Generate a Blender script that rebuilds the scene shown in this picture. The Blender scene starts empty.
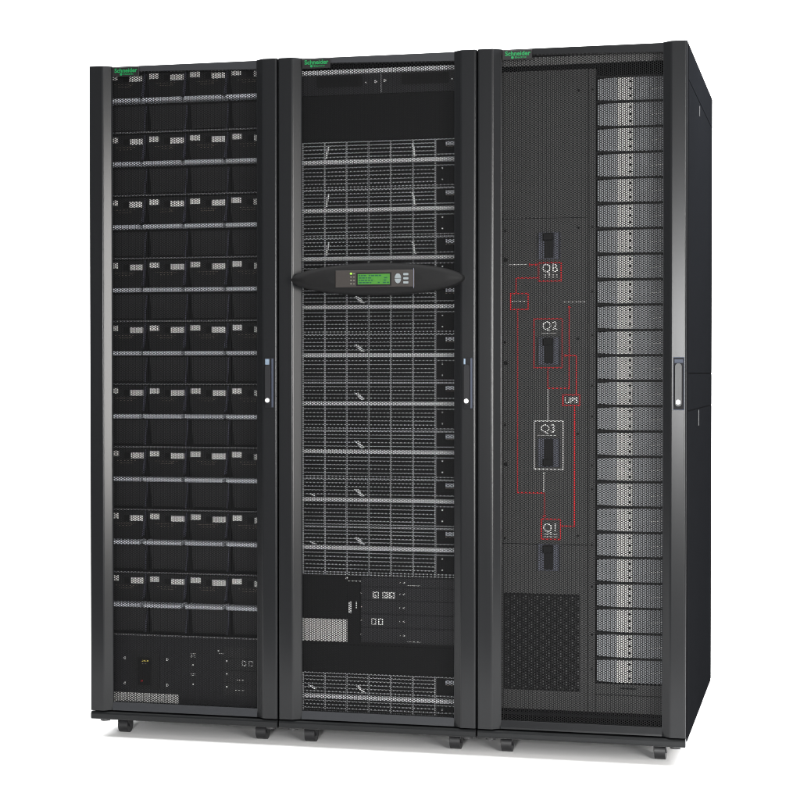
import bpy, math, random
from mathutils import Vector, Matrix
random.seed(7)
scene = bpy.context.scene
col = scene.collection
Z0 = 0.055                       # plinth underside above the floor
H = 1.9854                       # cabinet top above plinth underside
P = 0.0255                       # plinth height

# ------------------------------------------------------------------ materials
def mat(name, rgb, rough=0.5, spec=0.5, metal=0.0, noise=0.0, nscale=40.0, bump=0.0, bscale=900.0, emit=None, estr=0.0, stretch=None, rvar=.04):
    m = bpy.data.materials.new(name); m.use_nodes = True
    nt = m.node_tree; b = nt.nodes['Principled BSDF']
    b.inputs['Base Color'].default_value = (*rgb, 1)
    b.inputs['Roughness'].default_value = rough
    b.inputs['Specular IOR Level'].default_value = spec
    b.inputs['Metallic'].default_value = metal
    if emit:
        b.inputs['Emission Color'].default_value = (*emit, 1)
        b.inputs['Emission Strength'].default_value = estr
    tc = nt.nodes.new('ShaderNodeTexCoord')
    src = tc.outputs['Object']
    if stretch:
        mp = nt.nodes.new('ShaderNodeMapping'); mp.inputs['Scale'].default_value = stretch
        nt.links.new(src, mp.inputs['Vector']); src = mp.outputs['Vector']
    if noise:
        n = nt.nodes.new('ShaderNodeTexNoise'); n.inputs['Scale'].default_value = nscale
        n.inputs['Detail'].default_value = 5
        nt.links.new(src, n.inputs['Vector'])
        mx = nt.nodes.new('ShaderNodeMix'); mx.data_type = 'RGBA'
        mx.inputs[6].default_value = (*[c*(1-noise) for c in rgb], 1)
        mx.inputs[7].default_value = (*[min(1, c*(1+noise)) for c in rgb], 1)
        nt.links.new(n.outputs['Fac'], mx.inputs[0]); nt.links.new(mx.outputs[2], b.inputs['Base Color'])
        mr = nt.nodes.new('ShaderNodeMapRange')
        mr.inputs[3].default_value = max(0.02, rough-rvar); mr.inputs[4].default_value = min(1, rough+rvar)
        nt.links.new(n.outputs['Fac'], mr.inputs[0]); nt.links.new(mr.outputs[0], b.inputs['Roughness'])
    if bump:
        n2 = nt.nodes.new('ShaderNodeTexNoise'); n2.inputs['Scale'].default_value = bscale
        nt.links.new(src, n2.inputs['Vector'])
        bp = nt.nodes.new('ShaderNodeBump'); bp.inputs['Strength'].default_value = bump
        bp.inputs['Distance'].default_value = 0.001
        nt.links.new(n2.outputs['Fac'], bp.inputs['Height']); nt.links.new(bp.outputs['Normal'], b.inputs['Normal'])
    return m

M = {}
M['paint']   = mat('black_door_paint', (.0082,.0085,.0091), .23, .20, noise=.05, nscale=50, rvar=.012, stretch=(1,1,.04))
M['rail']    = mat('black_rail_painted_sheen', (.0150,.0158,.0178), .5, .2, noise=.06, nscale=40, rvar=.02)  # bright reflection on left and middle rails is put into this lighter colour
M['plinth']  = mat('black_plinth_paint', (.0062,.0066,.007), .33, .17, noise=.12, nscale=20)
M['casing']  = mat('black_casing_paint', (.006,.006,.0065), .7, .0, noise=.1, nscale=15)
M['side']    = mat('blue_black_powder_coat', (.0066,.0069,.0077), .7, .0, noise=.12, nscale=25)
M['groove']  = mat('groove_black', (.004,.004,.004), .8, .1)
M['mesh']    = mat('perforated_black_steel', (.0030,.0031,.0033), .55, .08)
M['inner']   = mat('interior_black', (.0045,.0045,.0048), .8, .15)
M['module']  = mat('battery_black_plastic', (.0100,.0100,.0105), .55, .3, noise=.3, nscale=12)
M['moduleL'] = mat('battery_lower_plastic', (.0210,.0210,.0220), .6, .3, noise=.35, nscale=12)
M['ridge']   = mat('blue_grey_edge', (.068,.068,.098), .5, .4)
M['bar']     = mat('battery_grip_grey', (.55,.57,.62), .45, .5, noise=.12, nscale=60)
M['sticker'] = mat('white_sticker', (.86,.85,.83), .6, .3, noise=.06, nscale=200)
M['ink']     = mat('faint_print', (.16,.135,.11), .7, .2)
M['white']   = mat('white_print', (.70,.70,.70), .6, .3)
M['wprint']  = mat('white_silkscreen', (.72,.72,.72), .6, .3)
M['red']     = mat('red_silkscreen', (.52,.007,.012), .5, .3)
M['shelf']   = mat('shelf_edge_grey', (.19,.19,.19), .5, .4)
M['slat']    = mat('grille_grey_metal', (.39,.395,.41), .5, .4, noise=.5, nscale=22)
M['pbar']    = mat('power_handle_grey', (.70,.71,.73), .4, .5, noise=.15, nscale=70)
M['screw']   = mat('bright_screw', (.75,.75,.75), .3, .5, metal=.4)
M['lsheet']  = mat('grey_module_face', (.225,.235,.25), .5, .4, noise=.18, nscale=14)
M['rsheet']  = mat('grey_module_plastic', (.165,.172,.185), .45, .45, noise=.35, nscale=18)
M['lstrip']  = mat('pale_label_strip', (.49,.485,.475), .55, .3, noise=.10, nscale=40)
M['black']   = mat('black_plastic', (.004,.004,.004), .6, .15)
M['panel']   = mat('grey_switch_panel', (.055,.055,.055), .5, .2, noise=.08, nscale=8)
M['pband']   = mat('grey_top_band', (.11,.11,.11), .5, .35)
M['brk']     = mat('breaker_blue_grey', (.082,.087,.115), .5, .3, noise=.12, nscale=40)
M['lens']    = mat('display_housing_black', (.0048,.0048,.005), .62, .12, noise=.08, nscale=30)
M['dpanel']  = mat('display_bezel_brown', (.019,.0160,.0145), .5, .25, noise=.2, nscale=120)
M['btn']     = mat('display_button_grey', (.13,.148,.155), .4, .35)
M['ledoff']  = mat('led_off', (.10,.10,.08), .4, .4)
M['ledon']   = mat('led_lit', (.1,.2,.02), .4, .3, emit=(.32,.75,.05), estr=.8)
M['green']   = mat('badge_green', (.0,.120,.030), .5, .3)
M['badge']   = mat('badge_black', (.005,.005,.005), .45, .25)
M['pocket']  = mat('handle_pocket_black', (.004,.004,.005), .6, .15)
M['gripd']   = mat('handle_grip_black', (.010,.010,.011), .55, .15)
M['grips']   = mat('handle_grip_silver', (.062,.063,.064), .55, .2, noise=.15, nscale=60)
M['rim']     = mat('handle_edge_blue', (.03,.036,.052), .5, .2)
M['shine']   = mat('handle_top_reflection', (.17,.22,.28), .25, .6, metal=.3)  # bluish reflection at the handle top, put into the colour
M['dot']     = mat('white_lock_button', (.88,.88,.88), .4, .4)
M['rubber']  = mat('caster_rubber', (.010,.010,.011), .45, .4, noise=.2, nscale=60)
M['yellow']  = mat('yellow_print', (.62,.50,.10), .6, .3)
M['card']    = mat('card_face_black', (.014,.014,.0165), .5, .3, noise=.15, nscale=20)
M['spot']    = mat('grille_spot_grey', (.06,.06,.06), .5, .3)
M['studio']  = mat('dark_studio_floor', (.03,.03,.03), .8, .2, noise=.2, nscale=2)
M['plate']   = mat('grey_white_plate', (.56,.56,.55), .55, .3, noise=.08, nscale=25)
M['latchm']  = mat('latch_glint_metal', (.78,.79,.80), .4, .5, noise=.2, nscale=60)  # diagonal struts; their glint is put into this bright colour
M['chip']    = mat('side_latch_silver', (.035,.035,.035), .5, .3)

def lcd():
    m = bpy.data.materials.new('green_lcd'); m.use_nodes = True
    nt = m.node_tree; b = nt.nodes['Principled BSDF']
    b.inputs['Base Color'].default_value = (.02,.07,.012,1); b.inputs['Roughness'].default_value = .6; b.inputs['Specular IOR Level'].default_value = .15
    tc = nt.nodes.new('ShaderNodeTexCoord')
    n = nt.nodes.new('ShaderNodeTexNoise'); n.inputs['Scale'].default_value = 90
    nt.links.new(tc.outputs['Object'], n.inputs['Vector'])
    mx = nt.nodes.new('ShaderNodeMix'); mx.data_type = 'RGBA'
    mx.inputs[6].default_value = (.035,.24,.02,1); mx.inputs[7].default_value = (.11,.50,.035,1)
    nt.links.new(n.outputs['Fac'], mx.inputs[0])
    nt.links.new(mx.outputs[2], b.inputs['Emission Color']); b.inputs['Emission Strength'].default_value = .34
    return m
M['lcd'] = lcd()
M['lcdink'] = mat('lcd_dark_segment', (.008,.04,.02), .6, .1, emit=(.012,.09,.05), estr=.35)

# ------------------------------------------------------------------ mesh builder
class MB:
    def __init__(s): s.v=[]; s.f=[]; s.m=[]; s.mats=[]; s.smooth=[]
    def mi(s, k):
        if k not in s.mats: s.mats.append(k)
        return s.mats.index(k)
    def add(s, vs, fs, k, smooth=False):
        o=len(s.v); i=s.mi(k); s.v+=vs
        for f in fs: s.f.append([o+a for a in f]); s.m.append(i); s.smooth.append(smooth)
        return s
    def box(s, x0,x1,y0,y1,z0,z1,k):
        v=[(x0,y0,z0),(x1,y0,z0),(x1,y1,z0),(x0,y1,z0),(x0,y0,z1),(x1,y0,z1),(x1,y1,z1),(x0,y1,z1)]
        return s.add(v,[(3,2,1,0),(4,5,6,7),(0,1,5,4),(1,2,6,5),(2,3,7,6),(3,0,4,7)],k)
    def bbox(s, x0,x1,y0,y1,z0,z1,k,b=.002):
        # box whose front (low y) edges are chamfered
        fr=[(x0+b,y0,z0+b),(x1-b,y0,z0+b),(x1-b,y0,z1-b),(x0+b,y0,z1-b)]
        md=[(x0,y0+b,z0),(x1,y0+b,z0),(x1,y0+b,z1),(x0,y0+b,z1)]
        bk=[(x0,y1,z0),(x1,y1,z0),(x1,y1,z1),(x0,y1,z1)]
        fs=[(0,1,2,3)]
        for o in (0,4):
            for i in range(4):
                j=(i+1)%4; fs.append((o+i,o+4+i,o+4+j,o+j))
        fs.append((11,10,9,8))
        return s.add(fr+md+bk,fs,k)
    def prism_xz(s, poly, y0, y1, k, smooth=False):
        n=len(poly); v=[(x,y0,z) for x,z in poly]+[(x,y1,z) for x,z in poly]
        s.add(v,[tuple(range(n)),tuple(range(2*n-1,n-1,-1))],k)
        s.add(v,[(i,n+i,n+(i+1)%n,(i+1)%n) for i in range(n)],k,smooth)
        return s
    def prism_xy(s, poly, z0, z1, k):
        n=len(poly); v=[(x,y,z0) for x,y in poly]+[(x,y,z1) for x,y in poly]
        return s.add(v,[tuple(range(n-1,-1,-1)),tuple(range(n,2*n))]+[(i,(i+1)%n,n+(i+1)%n,n+i) for i in range(n)],k)
    def prism_yz(s, poly, x0, x1, k, smooth=False):
        n=len(poly); v=[(x0,y,z) for y,z in poly]+[(x1,y,z) for y,z in poly]
        s.add(v,[tuple(range(n-1,-1,-1)),tuple(range(n,2*n))],k)
        return s.add(v,[(i,(i+1)%n,n+(i+1)%n,n+i) for i in range(n)],k,smooth)
    def disc(s, x, z, r, y0, y1, k, n=16, rz=None):
        rz=rz or r
        return s.prism_xz([(x+r*math.cos(2*math.pi*i/n), z+rz*math.sin(2*math.pi*i/n)) for i in range(n)], y0, y1, k)
    def pill(s, x0,x1,z0,z1,y0,y1,k,n=8,r=None):
        r=r or min(x1-x0,z1-z0)/2; pts=[]
        for cx,cz,a0 in ((x1-r,z1-r,0),(x0+r,z1-r,90),(x0+r,z0+r,180),(x1-r,z0+r,270)):
            for i in range(n+1):
                a=math.radians(a0+90*i/n); pts.append((cx+r*math.cos(a), cz+r*math.sin(a)))
        return s.prism_xz(pts,y0,y1,k)
    def frame(s, x0,x1,z0,z1,w,y0,y1,k):
        s.box(x0,x1,y0,y1,z1-w,z1,k); s.box(x0,x1,y0,y1,z0,z0+w,k)
        s.box(x0,x0+w,y0,y1,z0+w,z1-w,k); s.box(x1-w,x1,y0,y1,z0+w,z1-w,k)
        return s
    def dashes(s, x0, x1, z, h, y0, y1, k, seed=0, lo=.003, hi=.009, gap=.0016):
        r=random.Random(seed); x=x0
        while x<x1-.001:
            w=min(r.uniform(lo,hi), x1-x); s.box(x,x+w,y0,y1,z,z+h,k); x+=w+gap
        return s
    def text(s, string, x, z, size, y0, depth, k, bold=0.0, align='LEFT', squash=1.0):
        cu=bpy.data.curves.new('letters','FONT'); cu.body=string; cu.size=size; cu.extrude=depth/2; cu.offset=bold
        cu.align_x=align; cu.resolution_u=3
        ob=bpy.data.objects.new('letters',cu); col.objects.link(ob)
        dg=bpy.context.evaluated_depsgraph_get(); me=bpy.data.meshes.new_from_object(ob.evaluated_get(dg))
        vs=[(x+v.co.x*squash, y0-v.co.z, z+v.co.y) for v in me.vertices]
        fs=[tuple(p.vertices) for p in me.polygons]
        s.add(vs,fs,k)
        bpy.data.objects.remove(ob); bpy.data.curves.remove(cu); bpy.data.meshes.remove(me)
        return s
    def mesh(s, name, org):
        me=bpy.data.meshes.new(name)
        me.from_pydata([(a-org[0],b-org[1],c-org[2]) for a,b,c in s.v],[],s.f)
        for k in s.mats: me.materials.append(M[k])
        me.polygons.foreach_set('material_index', s.m); me.polygons.foreach_set('use_smooth', s.smooth)
        me.update(); return me
    def build(s, name, parent=None, bevel=0):
        org=worg(parent)
        o=bpy.data.objects.new(name, s.mesh(name,org)); col.objects.link(o); o.parent=parent
        if bevel:
            b=o.modifiers.new('Bevel','BEVEL'); b.width=bevel; b.segments=2; b.limit_method='ANGLE'; b.angle_limit=math.radians(40)
        return o
def worg(p):
    # measured frame -> offset: every child sits at its parent's origin
    while p is not None and p.parent is not None: p=p.parent
    return tuple(p.get('_o')) if p is not None else (0,0,0)
def thing(name, x, y, z, label, cat, group=None):
    o=bpy.data.objects.new(name,None); col.objects.link(o); o.empty_display_size=.05
    o.location=(x,y,z+Z0); o['_o']=(x,y,z); o['label']=label; o['category']=cat
    if group: o['group']=group
    return o
def kids(o): return [c for c in bpy.data.objects if c.parent==o]
def copy_tree(o, parent=None):
    c=o.copy(); col.objects.link(c)
    if parent is not None: c.parent=parent
    for ch in kids(o): copy_tree(ch,c)
    return c

# ------------------------------------------------------------------ perforated door sheet (hexagonal holes, 6.5 mm pitch)
def perforated_sheet():
    p=.0065; cs=p*math.sqrt(3)/2; R=p/math.sqrt(3); r=R*.69; t=.0008
    x0,x1,z0,z1=.0665,.5335,.046,1.972
    nc=int((x1-x0)/cs)+1; nr=int((z1-z0)/p)+1
    v=[]; f=[]
    cosn=[(math.cos(math.radians(60*i)),math.sin(math.radians(60*i))) for i in range(6)]
    key={}
    def vert(x,z):
        kk=(round(x*1e5),round(z*1e5)); i=key.get(kk)
        if i is None: i=key[kk]=len(v); v.append((x,0,z))
        return i
    for c in range(nc):
        for q in range(nr):
            cx=x0+c*cs; cz=z0+q*p+(p/2 if c%2 else 0)
            out=[vert(cx+R*a,cz+R*b) for a,b in cosn]
            i0=len(v); v.extend((cx+r*a,0,cz+r*b) for a,b in cosn); v.extend((cx+r*a,t,cz+r*b) for a,b in cosn)
            for i in range(6):
                j=(i+1)%6
                f.append((out[i],out[j],i0+j,i0+i)); f.append((i0+i,i0+j,i0+6+j,i0+6+i))
    me=bpy.data.meshes.new('perforated_sheet'); me.from_pydata(v,[],f); me.materials.append(M['mesh']); me.update()
    return me
SHEET=perforated_sheet()

# ------------------------------------------------------------------ cabinets
XO=(0.0,0.6,1.2)
cab=[thing('server_cabinet',.0+.3,.5,-Z0,'leftmost black cabinet, filled with nine rows of battery modules behind mesh door','cabinet','tall black cabinets standing side by side'),
     thing('server_cabinet',.6+.3,.5,-Z0,'middle black cabinet with a green lit display across its mesh door','cabinet','tall black cabinets standing side by side'),
     thing('server_cabinet',1.2+.3,.5,-Z0,'rightmost black cabinet with red line diagram and switch panel behind mesh door','cabinet','tall black cabinets standing side by side')]

def door_column(mb, x, mir):
    # plan profile, left column (outer edge at 0); mirrored for the right one
    a=[(.0018,.0400)]
    for i in range(9):                      # rounded outer edge
        t=math.radians(180+90*i/8); a.append((.0018+.0065+.0065*math.cos(t), .0065+.0065*math.sin(t)))
    for i in range(11):                     # soft crest between front face and inner bevel
        t=math.radians(-90+42*i/10); a.append((.0420+.0120*math.cos(t), .0120+.0120*math.sin(t)))
    for i in range(7):                      # small bead along the inner lip
        t=math.radians(-112+112*i/6); a.append((.0683+.0017*math.cos(t), .0180+.0017*math.sin(t)))
    a+=[(.0700,.0236),(.0560,.0236),(.0560,.0400)]
    poly=[(x+.6-px,py) for px,py in a] if mir else [(x+px,py) for px,py in a][::-1]
    if mir: poly=poly[::1]
    n0=len(mb.f); mb.prism_xy(poly,P+.0035,H,'paint')
    ox=(x+.6-.0018) if mir else (x+.0018)
    for q in range(n0,len(mb.f)):           # flat outer flank is matt
        if all(abs(mb.v[w][0]-ox)<.0002 for w in mb.f[q]): mb.m[q]=mb.mi('casing')

def rod_x(mb,x0,x1,y,z,r,k,n=14):
    poly=[(y+r*math.cos(2*math.pi*i/n), z+r*math.sin(2*math.pi*i/n)) for i in range(n)]
    mb.prism_yz(poly,x0,x1,k,True)

for ci,(c,x) in enumerate(zip(cab,XO)):
    # casing: hollow body
    b=MB()
    b.box(x+.0006,x+.012,.0405,1.066,P-.012,H-.002,'casing'); b.box(x+.588,x+(.5988 if ci==2 else .5994),.0405,1.066,P-.012,H-.002,'casing')
    b.box(x+.012,x+.588,1.058,1.066,P-.012,H-.008,'casing'); b.box(x+.012,x+.588,.042,1.058,H-.016,H-.008,'casing')
    b.box(x+.012,x+.588,.046,1.058,.004,.030,'casing')
    b.box(x+.012,x+.04,.10,.104,.03,H-.016,'inner'); b.box(x+.56,x+.588,.10,.104,.03,H-.016,'inner')
    b.build('casing',c)
    # plinth with rounded front nose
    b=MB()
    b.prism_yz([(.045,.002),(.006,.002),(.0022,.004),(.0012,.008),(.0012,.018),(.003,.0225),(.007,.0252),(.045,.0252)],x+.003,x+.597,'plinth')
    b.build('plinth',c)
    for fx in (.072,.518):
        for fy in (.112,.955):
            b=MB()
            b.box(x+fx-.0195,x+fx+.0195,fy-.022,fy+.030,-.004,.003,'rubber')
            for q in (-.0185,.0158):
                b.prism_yz([(fy-.021,-.0045),(fy-.021,-.022),(fy-.013,-.036),(fy+.005,-.036),(fy+.018,-.0045)],x+fx+q,x+fx+q+.0027,'rubber')
            b.prism_yz([(fy-.021,-.0045),(fy-.0235,-.008),(fy-.0235,-.013),(fy-.021,-.013)],x+fx-.0157,x+fx+.0157,'casing')
            cst=b.build('caster',c)
            w=MB(); rod_x(w,x+fx-.0155,x+fx+.0155,fy-.004,-Z0+.0245,.0245,'rubber',28)
            w.build('wheel',cst,bevel=.004)
    for fx in (.034,.566):
        for fy in (.040,1.02):
            b=MB(); 
            n=14; poly=[(x+fx+.015*math.cos(2*math.pi*i/n), fy+.015*math.sin(2*math.pi*i/n)) for i in range(n)]
            b.prism_xy(poly,-.0075,.002,'rubber'); b.build('levelling_foot',c)
    # door: frame with bevelled columns and rails
    b=MB(); door_column(b,x,False); door_column(b,x,True)
    # top rail: deeper towards the handle side, as on the photographed doors
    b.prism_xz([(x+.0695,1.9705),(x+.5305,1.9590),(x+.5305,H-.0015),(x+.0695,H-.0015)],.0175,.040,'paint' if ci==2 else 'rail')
    # bottom rail, leaning back a little
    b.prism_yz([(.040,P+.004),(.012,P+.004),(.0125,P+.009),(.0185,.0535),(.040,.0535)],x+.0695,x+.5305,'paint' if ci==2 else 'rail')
    door=b.build('door',c,bevel=.0009)
    sh=bpy.data.objects.new('perforated_sheet',SHEET); col.objects.link(sh); sh.parent=door
    sh.location=(x-(x+.3),.0225-.5,Z0)
    # maker's badge with raised green lettering
    b=MB()
    bx0=x+.0715; b.bbox(bx0,bx0+.087,.0125,.0176,1.9535,1.9815,'badge',.0012)
    b.text('Schneider',bx0+.0085,1.9652,.0180,.0122,.0006,'green',bold=.0005,squash=1.02)
    b.disc(bx0+.0300,1.9597,.0040,.0119,.0124,'green',14); 
    b.text('Electric',bx0+.0365,1.9575,.0078,.0122,.0006,'green',bold=.00008,squash=1.45)
    b.build('badge',door)
    # swing handle
    b=MB(); hx0=x+.5612; hx1=x+.5885
    if ci==2:
        b.bbox(hx0+.0005,hx1+.004,-.0022,.001,.9515,1.1005,'rim',.001)
        b.bbox(hx0+.0015,hx1+.003,-.0030,-.0021,.9535,1.0985,'pocket',.0006)
        b.box(hx0+.004,hx1+.0005,-.0034,-.0029,1.084,1.0945,'rim')  # handle top reflection, put in as a dark blue patch
        b.pill(hx0+.0062,hx1-.003,.962,1.083,-.0095,-.003,'grips')
        b.disc(hx0+.0148,.9745,.0064,-.0112,-.0094,'dot',20)
    else:
        b.bbox(hx0,hx1,-.0022,.001,.9525,1.1005,'pocket',.001)
        b.box(hx1-.0062,hx1-.0006,-.0032,-.0021,.9545,1.0985,'rim')
        b.box(hx0+.0015,hx0+(.014 if ci==0 else .0062),-.0030,-.0021,1.081,1.0975,'shine')
        b.pill(hx0+.003,hx1-.008,.964,1.080,-.0095,-.0021,'gripd')
        b.disc(hx0+.0104,.9752,.0064,-.0112,-.0094,'dot',20)
    b.build('handle',door)

# right-hand cabinet's outer side panels
c=cab[2]
for z0,z1 in ((.022,.9465),(.9505,1.0530),(1.0570,1.8790),(1.8830,H-.006)):
    b=MB(); b.prism_xy([(1.7980,.0435),(1.7993,.0435),(1.8,.0445),(1.8,1.0665),(1.7993,1.0672),(1.7980,1.0672)],z0,z1,'side')
    sp=b.build('side_panel',c)
    if z1<.95:
        l=MB(); l.box(1.8,1.8015,.440,.452,.896,.944,'chip'); l.build('latch',sp)
    if 1.8<z1<1.9:
        l=MB(); l.box(1.8,1.8015,.449,.463,1.838,1.868,'chip'); l.build('latch',sp)

# ------------------------------------------------------------------ left cabinet: battery modules on nine shelves
ORD=['top','second','third','fourth','fifth','sixth','seventh','eighth','ninth','tenth','eleventh','twelfth','thirteenth','fourteenth','fifteenth','sixteenth','seventeenth','eighteenth','nineteenth','twentieth','twenty-first','twenty-second','twenty-third','lowest']
PITCH=.1918; D0=1.9815; CX0=.2906-1.5*.1329
def shelf_z(k): return D0-PITCH*(k+1)+.002
for k in range(9):
    b=MB(); z=shelf_z(k); b.box(.0125,.5875,.060,.80,z-.0045,z-.0005,'inner'); b.box(.0125,.5875,.0585,.0599,z-.0042,z-.0002,'shelf')
    # perforated lip: small slots
    for i in range(64): b.box(.03+i*.0084,.0344+i*.0084,.0578,.0584,z-.0030,z-.0012,'ridge')
    b.build('shelf',cab[0])
def battery():
    x=CX0; z=shelf_z(0)
    r=thing('battery_module',x,.07,z,'','battery module','battery modules on the nine shelves')
    h=.1855; w=.0645
    b=MB(); b.box(x-w,x+w,.092,.70,z,z+h,'inner')
    b.prism_xz([(x-.053,z+.004),(x+.053,z+.004),(x+.0595,z+.080),(x-.0595,z+.080)],.083,.0919,'moduleL')
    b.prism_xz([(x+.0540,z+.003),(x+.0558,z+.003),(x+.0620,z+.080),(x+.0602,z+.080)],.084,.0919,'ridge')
    b.box(x-.050,x+.050,.0815,.0829,z+.004,z+.0075,'inner')
    b.build('body',r)
    b=MB(); zt=z+h-.002; zb=z+.098
    b.prism_xz([(x-.050,zb),(x+.050,zb),(x+.061,zt),(x-.061,zt)],.070,.0888,'module')
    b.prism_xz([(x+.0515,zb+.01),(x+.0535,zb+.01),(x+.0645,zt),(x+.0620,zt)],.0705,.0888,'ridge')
    b.prism_xz([(x-.0535,zb+.01),(x-.0515,zb+.01),(x-.0620,zt),(x-.0645,zt)],.0705,.0888,'module')
    b.box(x-.006,x+.012,.0685,.0699,zt-.030,zt-.012,'black')
    b.build('front_cover',r)
    zb=z+.0850
    b=MB(); b.prism_yz([(.0885,zb+.003),(.036,zb),(.030,zb+.003),(.029,zb+.0105),(.033,zb+.0130),(.0885,zb+.0130)],x-.0600,x+.0600,'bar')
    b.build('grip_bar',r)
    b=MB(); b.box(x+.0140,x+.0565,.0685,.0699,z+h-.0315,z+h-.0140,'sticker'); b.build('sticker',r)
    b=MB(); b.box(x-.0550,x-.0242,.0685,.0699,z+h-.0250,z+h-.0085,'sticker'); b.build('sticker',r)
    b=MB(); b.dashes(x-.036,x+.034,z+h-.0395,.0013,.0688,.0699,'ink',3); b.dashes(x-.022,x+.022,z+h-.0470,.0013,.0688,.0699,'ink',5); b.dashes(x+.014,x+.022,z+h-.0430,.0013,.0688,.0699,'ink',5)
    b.build('caption',r)
    return r
proto=battery()
CN=['first','second','third','fourth']
for k in range(9):
    for j in range(4):
        o=proto if k==0 and j==0 else copy_tree(proto)
        o.location=(CX0+j*.1329+random.uniform(-.0005,.0005),.07+random.uniform(-.0018,.0022),shelf_z(k)+Z0); o.rotation_euler.z=random.uniform(-.006,.006)
        row='lowest' if k==8 else ORD[k]
        pos=['leftmost','second from the left','third from the left','rightmost'][j]
        o['label']='black battery module in the %s row of the left cabinet, %s'%(row,pos)

# connection panel under the batteries
c=cab[0]
b=MB(); b.box(.03,.57,.070,.090,.034,.2515,'card'); b.box(.03,.57,.075,.09,.2525,.2575,'inner')
b.box(.105,.200,.0680,.0699,.088,.205,'module'); b.box(.128,.172,.0660,.0679,.100,.185,'black')
b.box(.405,.55,.0680,.0699,.080,.226,'moduleL')
for q in (.118,.155,.192): b.box(.405,.55,.0672,.0679,q,q+.0012,'inner')
pan=b.build('connection_panel',c)
b=MB(); b.box(.0385,.2617,.0680,.0699,.0418,.0752,'plate'); b.build('label_plate',pan)
for sx,sz in ((.0861,.181),(.0861,.104),(.2245,.181),(.2245,.103)):
    b=MB(); b.disc(sx,sz,.0042,.0665,.0699,'screw',10); b.build('screw',pan)
b=MB(); b.dashes(.142,.165,.1725,.0045,.0650,.0659,'yellow',2,.002,.005,.0012); b.dashes(.144,.158,.165,.0018,.0650,.0659,'ink',2,.002,.004)
b.disc(.1427,.113,.0030,.0640,.0659,'red',10)
b.dashes(.300,.316,.201,.0022,.0688,.0699,'white',4,.002,.005); b.dashes(.302,.314,.196,.0022,.0688,.0699,'white',5,.002,.004); b.dashes(.298,.318,.191,.0018,.0688,.0699,'white',6,.002,.005)
b.dashes(.299,.317,.1395,.0022,.0688,.0699,'white',7,.002,.005); b.dashes(.301,.316,.135,.0018,.0688,.0699,'white',8,.002,.004)
b.disc(.3072,.1668,.003,.0680,.0699,'white',10); b.disc(.3072,.1088,.003,.0680,.0699,'screw',10)
b.disc(.3905,.214,.003,.0680,.0699,'screw',10); b.dashes(.392,.430,.2045,.0018,.0688,.0699,'white',9)
b.dashes(.448,.470,.144-.017,.0016,.0660,.0671,'white',10); b.dashes(.444,.474,.096,.0016,.0660,.0671,'white',11)
b.build('print',pan)
for sz in (.1836,.1443,.1051):
    b=MB(); b.disc(.4176,sz,.0034,.0650,.0679,'screw',10); b.build('screw',pan)
for sx in (.465,.487):
    b=MB(); b.frame(sx,sx+.014,.171,.187,.0024,.0650,.0671,'white'); b.build('socket',pan)

# ------------------------------------------------------------------ middle cabinet: power modules
c=cab[1]
PT=.1432; PTOP=1.7425
def pz(k): return PTOP-PT*(k+1)
for k in range(9):
    b=MB(); z=pz(k); b.box(.6125,.650,.082,.75,z-.0020,z+.0001,'inner'); b.box(1.150,1.1875,.082,.75,z-.0020,z+.0001,'inner'); b.build('runner',c)
def power(x, z, h, offs_top, offs_low, hb, latches, first=True):
    r=thing('power_module',x,.07,z,'','power module','power modules stacked in the middle cabinet')
    X0,X1=.6385,1.1615; T=z+h
    b=MB(); b.box(X0,X1,.078,.70,z+.0003,T-.0015,'inner'); b.build('body',r)
    b=MB()
    xs=[.6557+.0678*i for i in range(7)]
    # vertical bars
    for v in xs: b.box(v-.0015,v+.0015,.0700,.0779,z+.002,T-.002,'slat')
    lines=[T-o for o in offs_top]+[T-o for o in offs_low]
    for i,q in enumerate(lines):
        full = i in (0,) or i>=len(lines)-2 or abs(T-q-hb)<.02
        x1 = X1 if full else 1.0626
        b.box(X0,x1,.0712,.0779,q-.0012,q+.0012,'slat')
    b.build('grille',r)
    b=MB(); hbz=T-hb; b.prism_yz([(.0775,hbz-.006),(.058,hbz-.0055),(.0555,hbz-.002),(.0555,hbz+.003),(.058,hbz+.0055),(.0775,hbz+.006)],X0,X1,'pbar'); b.build('handle_bar',r)
    b=MB(); b.box(1.094,1.128,.0690,.0779,T-.0195,T-.0085,'bar'); b.dashes(1.092,1.124,T-.0235,.0014,.0690,.0779,'ink',12); b.build('sticker',r)
    zz=T-hb-.026
    for q in ((zz,zz-.033) if h>.13 else (zz,)):
        b=MB(); b.disc(1.083,q,.0024,.0690,.0779,'screw',8); b.build('screw',r)
    return r
OT=(.0009,.0112,.0220,.0335,.0450); OL=(.0770,.0885,.1005,.1120,.1240,.1345,.1415)
base=power(.9,pz(0),PT,OT,OL,.0608,None)
def latch(r, x, z, dx, dz, w):
    b=MB(); b.prism_xz([(x,z),(x+w,z),(x+w+dx,z+dz),(x+dx,z+dz)],.0690,.0699,'latchm'); return b.build('latch',r)
PL=['topmost power module with dashed grey grille, under the dark blank panel','power module with dashed grey grille, second from the top of the middle stack','power module just above the green display, its lower edge behind the housing','power module directly behind the green display housing','power module with dashed grey grille, first one fully below the green display','sixth power module from the top, level with the door handles','seventh power module from the top of the middle stack','eighth power module from the top, second lowest of the stack','lowest power module of the stack, just above the communication cards']
for k in range(9):
    o=base if k==0 else copy_tree(base)
    o.location=(.9,.07+random.uniform(-.001,.002),pz(k)+Z0); o['label']=PL[k]
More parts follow.
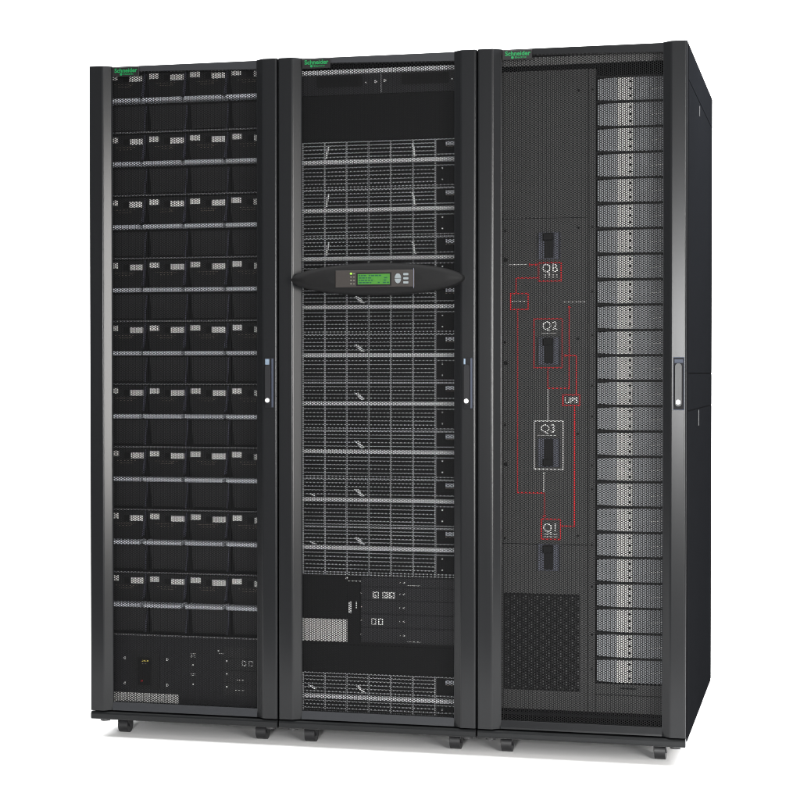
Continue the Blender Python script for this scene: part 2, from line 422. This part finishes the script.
for o in [q for q in bpy.data.objects if q.name.startswith('power_module')]:
    k=round((PTOP-(o.location.z-Z0))/PT)-1
    o['_o']=(.9,.07,pz(k)); T=pz(k)+PT
    if k<3:
        latch(o,.727,T-.050,.007,.038,.006); latch(o,.999,T-.050,-.008,.038,.006)
    else:
        latch(o,.836,T-.050,-.020,.021,.013)
        if k>6: latch(o,.690,T-.052,-.018,.008,.012)
# wide static switch module at the bottom
h=.1165; zb=.0440
b=MB(); b.box(.6125,.650,.082,.75,zb-.0045,zb-.0001,'inner'); b.box(1.150,1.1875,.082,.75,zb-.0045,zb-.0001,'inner'); b.build('runner',c)
st=power(.9,zb,h,(.0009,.0112,.0220,.0335,.0450,.0560),(.0840,.0950,.1055,.1150),.0690,None)
st['label']='separate grilled module standing at the very bottom of the middle cabinet'; st['category']='power module'; st['group']='power modules stacked in the middle cabinet'
latch(st,.690,zb+h-.050,-.018,.012,.012); latch(st,.840,zb+h-.054,-.020,.020,.010)
# blank panels, top tray, vents
b=MB(); b.box(.64,1.16,.070,.074,1.7455,1.8800,'inner'); b.build('blank_panel',c)
b=MB(); b.box(.64,1.16,.070,.074,1.8815,1.9405,'card'); tp=b.build('vent_panel',c)
b=MB(); b.box(.64,1.16,.0560,.0745,1.9415,1.9535,'pbar'); b.build('top_rail',c)
for vx0,vx1 in ((.7009,.8407),(.9604,1.1027)):
    b=MB(); b.box(vx0,vx1,.0680,.0699,1.904,1.937,'black')
    for i in range(20): b.box(vx0+.004+i*(vx1-vx0-.008)/20,vx0+.0055+i*(vx1-vx0-.008)/20,.0672,.0679,1.906,1.935,'inner')
    b.build('vent',tp)
b=MB(); b.box(.8979,.9009,.0680,.0699,1.884,1.9402,'slat'); b.build('centre_strip',tp)
for sx,sz in ((.8827,1.9163),(.9103,1.9185),(.853,1.914),(1.113,1.915)):
    b=MB(); b.disc(sx,sz,.0046 if .86<sx<1 else .0025,.0660,.0699,'screw',10); b.build('screw',tp)
# communication card cage
b=MB(); b.box(.64,1.16,.074,.09,.2470,.4525,'inner')
b.box(.64,.793,.0700,.0739,.3225,.4515,'inner'); b.box(.836,1.16,.0700,.0739,.2560,.4515,'card')
cage=b.build('card_cage',c)
b=MB(); b.box(.64,.7935,.0690,.0738,.2553,.3220,'plate'); b.build('label_plate',cage)
zc=[(.4240,.4500),(.3840,.4215),(.3430,.3815),(.3030,.3405),(.2600,.3005)]
for i,(a,d) in enumerate(zc):
    for x0,x1 in ((.8365,.962),(.9655,1.16)):
        b=MB(); b.bbox(x0,x1,.0670,.0699,a,d,'card',.0012)
        sx = x0+.0035 if x0>.9 else x1-.005
        b.disc(sx,(a+d)/2,.0030 if x0>.9 else .0020,.0645,.0669,'screw',10)
        if x0<.9 and i>0: b.disc(x0+.002,(a+d)/2,.0020,.0645,.0669,'screw',8)
        if x0>.9 and i in (0,4): b.dashes(x0+.013,x0+.055,a+(.004 if i==0 else .002),.0018,.0660,.0669,'white',i)
        if x0<.9 and i==1:
            for u in (.874,.9035,.9235): b.frame(u,u+.018,.389,.408,.0040,.0655,.0669,'white'); b.box(u+.006,u+.012,.0655,.0669,.394,.399,'white')
        if x0<.9 and i==3:
            for u in (.870,.8905): b.frame(u,u+.015,.310,.329,.0034,.0655,.0669,'white')
        b.build('card',cage)
b=MB(); b.disc(.7936,.4462,.0040,.0660,.0699,'screw',10); b.dashes(.797,.836,.4365,.0018,.0688,.0699,'white',4); b.box(.7995,.8070,.0680,.0699,.3425,.3760,'white'); b.box(.8215,.8240,.0680,.0699,.357,.377,'white')
b.build('print',cage)
b=MB(); b.box(.64,1.16,.073,.078,.1640,.2455,'inner'); b.build('blank_panel',c)

# display housing across the middle door
def lens(a,bh,cx,cz,n=40):
    pts=[]
    for i in range(n+1):
        t=-math.cos(math.pi*i/n); pts.append((cx+a*t, cz+bh*max(0,1-t*t)**.52))
    low=[(x,2*cz-z) for x,z in pts[1:-1]][::-1]
    return low[::-1]+pts[::-1] if False else pts[::-1]+low[::-1]
dx,dz=.907,1.3295
b=MB()
rings=[(1.0,.012),(1.0,-.012),(.992,-.020),(.978,-.024),(.965,-.0245),(.955,-.0275),(.80,-.032),(.55,-.0355)]
polys=[]
for s_,y in rings:
    polys.append([(px,y,pz_) for px,pz_ in lens(.2590*(1-(1-s_)*.55) if s_>.9 else .2590*s_, .0470*s_,dx,dz)])
n=len(polys[0]); vs=[p_ for q in polys for p_ in q]; fs=[]
for i in range(len(polys)-1):
    for j in range(n): fs.append((i*n+j,(i+1)*n+j,(i+1)*n+(j+1)%n,i*n+(j+1)%n))
b.add(vs,fs,'lens',True); b.add(vs,[tuple(range((len(polys)-1)*n,len(polys)*n)),tuple(range(n-1,-1,-1))],'lens')
disp=b.build('display_housing',cab[1])
b=MB(); b.bbox(.7885,1.0250,-.0385,-.024,1.3052,1.3536,'dpanel',.0012); b.box(1.0220,1.0236,-.0398,-.0384,1.300,1.3580,'brk')
b.frame(.8520,.9565,1.3085,1.3470,.0042,-.0395,-.0384,'black')
b.build('bezel',disp)
b=MB(); b.box(.8560,.9525,-.0392,-.0384,1.3125,1.3430,'lcd')
rr=random.Random(3)
for row in range(4):
    zz=1.3365-row*.0068; xx=.8595
    while xx<.945:
        w=rr.uniform(.003,.010)
        if rr.random()<.72: b.box(xx,min(xx+w,.950),-.0397,-.0391,zz,zz+.0035,'lcdink')
        xx+=w+.0022
b.build('screen',disp)
for i in range(4):
    b=MB(); b.disc(.8362,1.3445-i*.0098,.0036 if i==0 else .0024,-.0400,-.0384,'ledon' if i==0 else 'ledoff',12,rz=.0030 if i==0 else .002); b.build('led',disp)
b=MB()
for i in range(4): b.box(.8425,.8475,-.0391,-.0384,1.3430-i*.0098,1.3455-i*.0098,'ledoff')
b.build('led_print',disp)
for sgn in (1,-1):
    b=MB(); pts=[(.9765+.0092*math.cos(a),1.3292+sgn*.0008+sgn*.0135*math.sin(a)) for a in [math.pi*i/14 for i in range(15)]]
    if sgn<0: pts=pts[::-1]
    b.prism_xz(pts,-.0410,-.0384,'btn'); b.build('arrow_button',disp,bevel=.0008)
for i in range(3):
    b=MB(); b.pill(.9925,1.0075,1.3375-i*.0118,1.3440-i*.0118,-.0410,-.0384,'btn',r=.0022); b.build('button',disp,bevel=.0006)

# ------------------------------------------------------------------ right cabinet: distribution modules and switch panel
c=cab[2]
RP=.07268; RT=1.9085
def rz_(k): return RT-RP*(k+1)
b=MB(); b.box(1.5125,1.5335,.084,.60,.17,1.9085,'inner')
for k in range(0,24):
    z=rz_(k); b.box(1.5340,1.560,.092,.55,z-.0012,z+.0002,'inner'); b.box(1.755,1.7875,.092,.55,z-.0012,z+.0002,'inner')
b.build('module_rack',c)
def dist():
    x=1.65; z=rz_(0)
    r=thing('distribution_module',x,.08,z,'','breaker module','breaker modules stacked in the right cabinet')
    h=RP; t=z+h-.0062
    b=MB(); b.box(1.5365,1.757,.090,.55,z+.0004,t-.002,'inner'); b.build('body',r)
    b=MB(); b.prism_xz([(1.5385,z+.004),(1.5940,z+.001),(1.5940,t),(1.5385,t-.003)],.080,.0899,'lsheet'); b.build('front_plate',r)
    b=MB(); b.box(1.5948,1.6385,.078,.0899,z+.0015,t-.001,'lstrip'); b.build('label_strip',r)
    b=MB(); b.prism_xz([(1.6392,z+.001),(1.757,z+.001),(1.757,t),(1.6392,t)],.082,.0899,'rsheet')
    b.box(1.6420,1.6445,.0805,.0819,z+.002,t-.002,'lsheet')
    for q in range(3):
        zz=z+.018+q*.011; b.prism_xz([(1.690,zz),(1.757,zz+.006),(1.757,zz+.0085),(1.690,zz+.0016)],.0805,.0819,'lsheet' if q!=1 else 'lstrip')  # cables at the right end, their glints put into pale diagonal strips
    b.build('breaker_block',r)
    for q in range(3):
        b=MB(); zz=z+.0135+q*.0206; b.box(1.6290,1.6345,.0755,.0779,zz-.0034,zz+.0034,'black'); b.build('toggle',r)
    b=MB(); b.prism_xz([(1.5350,t+.001),(1.5480,t+.001),(1.5560,t+.0035),(1.5480,t+.0062),(1.5350,t+.0062)],.070,.0899,'black'); b.box(1.5560,1.757,.0780,.0899,t+.0012,t+.0052,'black'); b.build('cable_strip',r)
    return r
base=dist()
for k in range(24):
    o=base if k==0 else copy_tree(base)
    o.location=(1.65,.08+random.uniform(-.0012,.0016),rz_(k)+Z0); o.rotation_euler.z=random.uniform(-.004,.004)
    o['label']={0:'topmost grey breaker module with pale label strip in the right cabinet',23:'lowest grey breaker module with pale label strip, above the bottom panel'}.get(k,'grey breaker module with pale label strip, %s from the top of the right stack'%ORD[k])

PY=.080
b=MB()
b.box(1.2265,1.5095,PY,PY+.012,1.5050,1.9300,'panel'); b.box(1.2265,1.5095,PY,PY+.012,.5600,1.5030,'panel'); b.box(1.2265,1.5095,PY,PY+.012,.0780,.5580,'panel')
b.box(1.5120,1.5330,PY+.001,PY+.012,.0780,1.9300,'panel')
b.box(1.2265,1.757,.066,.074,1.9440,1.9670,'pband'); 
for z0 in [1.845-.243*i for i in range(7)]:
    b.box(1.5105,1.5122,PY-.001,PY+.003,z0-.16,z0+.02,'groove')
for sz in (1.87,1.475,1.29,1.165,.93,.72,.56,.30,1.02,.79,.44,.20):
    b.disc(1.5228,sz,.0032,PY-.0010,PY+.0012,'groove',10)
pan=b.build('switch_panel',c)
for sx,sz in ((1.2690,1.47),(1.2690,1.145),(1.2690,.905),(1.2690,.575),(1.482,1.87),(1.482,1.475),(1.482,1.155),(1.482,.88),(1.482,.585)):
    b=MB(); b.disc(sx,sz,.0038,PY-.0015,PY-.0001,'groove',10); b.build('screw',pan)
for sz in (1.385,1.085,.79): 
    b=MB(); b.disc(1.2705,sz,.0062,PY-.0015,PY-.0001,'groove',10); b.build('screw',pan)
# lower ventilation grille
b=MB(); b.box(1.2660,1.4890,PY-.002,PY-.0001,.1340,.4150,'groove')
for i in range(26):
    for j in range(34):
        u=1.2700+i*.0085; w=.1385+j*.0082+(.0041 if i%2 else 0)
        if w<.409: b.box(u,u+.0038,PY-.0026,PY-.0019,w,w+.0030,'spot')
b.build('vent_grille',pan)
b=MB(); b.box(1.5350,1.757,PY,PY+.010,.0780,.1600,'panel'); b.box(1.605,1.650,PY-.002,PY-.0001,.147,.151,'groove'); b.box(1.535,1.757,PY-.0012,PY-.0001,.128,.130,'groove'); b.build('lower_panel',c)
b=MB(); b.box(1.2265,1.757,.070,.076,.0620,.0700,'casing'); b.build('bottom_rail',c)
# breakers
def breaker(z0,z1,up,x0=1.3668,x1=1.4316):
    b=MB(); y=PY
    b.bbox(x0,x1,y-.010,y-.0001,z0,z1,'brk',.002)
    b.box(x0+.0185,x1-.0195,y-.0125,y-.0099,z0+.004,z1-.001,'black')
    b.box(x1-.003,x1,y-.0110,y-.0099,z0,z1,'black')
    hz=z1-.024 if up else z0+.003
    b.bbox(x0+.0170,x1-.0190,y-.030,y-.0120,hz,hz+.021,'black',.003)
    b.build('breaker',pan)
breaker(1.3845,1.4620,True); breaker(1.0795,1.1590,True); breaker(.7840,.8660,False); breaker(.4825,.5600,True)
# mimic diagram
Y0,Y1=PY-.0020,PY-.0001; W=.0034
def rbox(b,x0,x1,z0,z1,k,w=W):
    b.frame(x0,x1,z0,z1,w,Y0,Y1,k)
def hl(b,x0,x1,z,k): b.box(min(x0,x1),max(x0,x1),Y0,Y1,z-W/2,z+W/2,k)
def vl(b,x,z0,z1,k): b.box(x-W/2,x+W/2,Y0,Y1,min(z0,z1),max(z0,z1),k)
def arrow(b,x,z,dx,dz,k,s=.0055):
    pts=[(x+dx*s*1.4,z+dz*s*1.4),(x-dz*s,z+dx*s),(x+dz*s,z-dx*s)]
    b.prism_xz(pts,Y0-.0003,Y1,k)
b=MB()
rbox(b,1.3656,1.4350,1.3205,1.3765,'red'); hl(b,1.3000,1.3656,1.3318,'red'); vl(b,1.3007,1.3303,1.2887,'red')
rbox(b,1.2838,1.3390,1.2390,1.2887,'red'); vl(b,1.3055,1.2390,.7080,'red'); hl(b,1.3042,1.3860,.7080,'red'); vl(b,1.3847,.7065,.6430,'red'); arrow(b,1.3847,.6430,0,-1,'red')
hl(b,1.3400,1.3600,1.3700,'red'); vl(b,1.3400,1.3650,1.3750,'red'); arrow(b,1.3580,1.3700,1,0,'red')
rbox(b,1.3530,1.4378,1.0695,1.2145,'red'); vl(b,1.3952,1.0695,1.0105,'red'); hl(b,1.3937,1.4587,1.0112,'red'); vl(b,1.4572,1.0127,1.2440,'red'); arrow(b,1.4572,1.2440,0,1,'red')
hl(b,1.4443,1.4785,1.1062,'red'); arrow(b,1.4480,1.1062,-1,0,'red'); vl(b,1.4772,1.1047,.9943,'red'); rbox(b,1.4372,1.4888,.9605,.9943,'red')
vl(b,1.4727,.9605,.6130,'red'); hl(b,1.4330,1.4742,.6130,'red'); rbox(b,1.3749,1.4330,.5722,.6340,'red')
b.build('red_line_diagram',pan)
b=MB(); vl(b,1.3953,1.0090,.9190,'wprint'); rbox(b,1.3540,1.4419,.7755,.9185,'wprint'); b.build('white_outline',pan)
b=MB(); vl(b,1.3838,.7690,.7110,'wprint'); arrow(b,1.3838,.7670,0,-1,'wprint',.004); b.build('white_arrow',pan)
for s_,xx,zz in (('QB',1.4000,1.3480),('Q2',1.4000,1.1815),('Q3',1.3955,.8840),('Q1',1.4030,.5960)):
    b=MB(); b.text(s_,xx,zz,.0345,Y0,.0012,'wprint',bold=.00035,align='CENTER'); b.build('lettering',pan)
b=MB(); b.text('UPS',1.4632,.9690,.0240,Y0,.0012,'wprint',bold=.0005,align='CENTER'); b.build('lettering',pan)
for x0,x1,z,sd in ((1.380,1.422,1.3385,1),(1.380,1.422,1.332,2),(1.376,1.420,1.170,3),(1.365,1.420,.874,4),(1.383,1.424,.587,5),(1.383,1.424,.580,6),(1.2793,1.334,1.370,7),(1.288,1.335,1.263,8),(1.4387,1.5057,1.2600,9)):
    b=MB(); b.dashes(x0,x1,z,.0022,Y0,Y1,'white',sd); b.build('small_print',pan)

# ------------------------------------------------------------------ studio sweep: floor running up into the backdrop
def sweep():
    prof=[(-1.45,0),(3.5,0)]
    R=3.0
    for i in range(1,25):
        a=math.pi/2*i/24; prof.append((3.5+R*math.sin(a), R-R*math.cos(a)))
    prof.append((6.5,9.0))
    xs=[-14,14]; v=[]; f=[]
    for y,z in prof:
        for x in xs: v.append((x,y,z))
    for i in range(len(prof)-1): f.append((2*i,2*i+1,2*i+3,2*i+2))
    me=bpy.data.meshes.new('backdrop'); me.from_pydata(v,[],f)
    m=mat('white_paper',(.86,.86,.86),.85,.1,noise=.015,nscale=3); me.materials.append(m)
    for p in me.polygons: p.use_smooth=True
    o=bpy.data.objects.new('backdrop',me); col.objects.link(o); o['kind']='structure'
    o['label']='seamless white studio floor rising into a white backdrop'
sweep()
b=MB(); b.box(-14,14,-14,7,-Z0-.03,-Z0-.004,'studio'); fl=b.build('studio_floor'); fl.location.z=Z0; fl['kind']='structure'; fl['label']='dark studio floor under the white paper sweep'

# ------------------------------------------------------------------ lamps
def area(name, loc, target, sx, sy, power, rgb=(1,1,1), spread=180):
    l=bpy.data.lights.new(name,'AREA'); l.shape='RECTANGLE'; l.size=sx; l.size_y=sy; l.energy=power; l.color=rgb
    l.spread=math.radians(spread)
    o=bpy.data.objects.new(name,l); col.objects.link(o); o.location=loc
    d=Vector(target)-Vector(loc); o.rotation_euler=d.to_track_quat('-Z','Y').to_euler()
    return o
area('overhead_softbox',(1,-.2,5.6),(1,-.2,0),11,6.4,1420)
area('backdrop_lamp',(1,2.2,5.6),(1,6.4,2.2),12,2.5,560)
area('front_softbox',(1.72,-6.6,1.28),(1.6,0,1.15),.52,.95,310)
area('side_softbox',(3.6,-2.58,1.32),(0,-.3,1.22),.52,1.9,185,(1,.98,.95))
area('added_edge_strip',(3.9,-4.5,1.35),(1.0,0,1.2),.20,1.5,135)  # unseen strip light added to draw bright lines along the post crests
area('added_side_fill',(2.9,.55,2.75),(1.8,.5,1.85),.5,.5,85,(.88,.93,1))  # unseen light added to make the side panel lighter towards its top

w=bpy.data.worlds.new('World'); scene.world=w; w.use_nodes=True
w.node_tree.nodes['Background'].inputs['Color'].default_value=(.9,.95,1,1)
w.node_tree.nodes['Background'].inputs['Strength'].default_value=.12

# ------------------------------------------------------------------ camera
cd=bpy.data.cameras.new('Camera'); cam=bpy.data.objects.new('Camera',cd); col.objects.link(cam)
cd.sensor_width=36; cd.lens=1763.2/800*36; cd.clip_end=200; cd.clip_start=.05
cam.location=(2.1837,-4.9862,1.0508+Z0); cam.rotation_euler=(math.pi/2-.0143,0,.2382)
scene.camera=cam
scene.render.resolution_x=1024; scene.render.resolution_y=1024
scene.view_settings.view_transform='Standard'; scene.view_settings.look='None'
scene.cycles.pixel_filter_type='BLACKMAN_HARRIS'; scene.cycles.filter_width=1.0
scene.view_settings.exposure=0; scene.view_settings.gamma=1
for o in bpy.data.objects:
    if '_o' in o.keys(): del o['_o']
print('objects',len(bpy.data.objects))
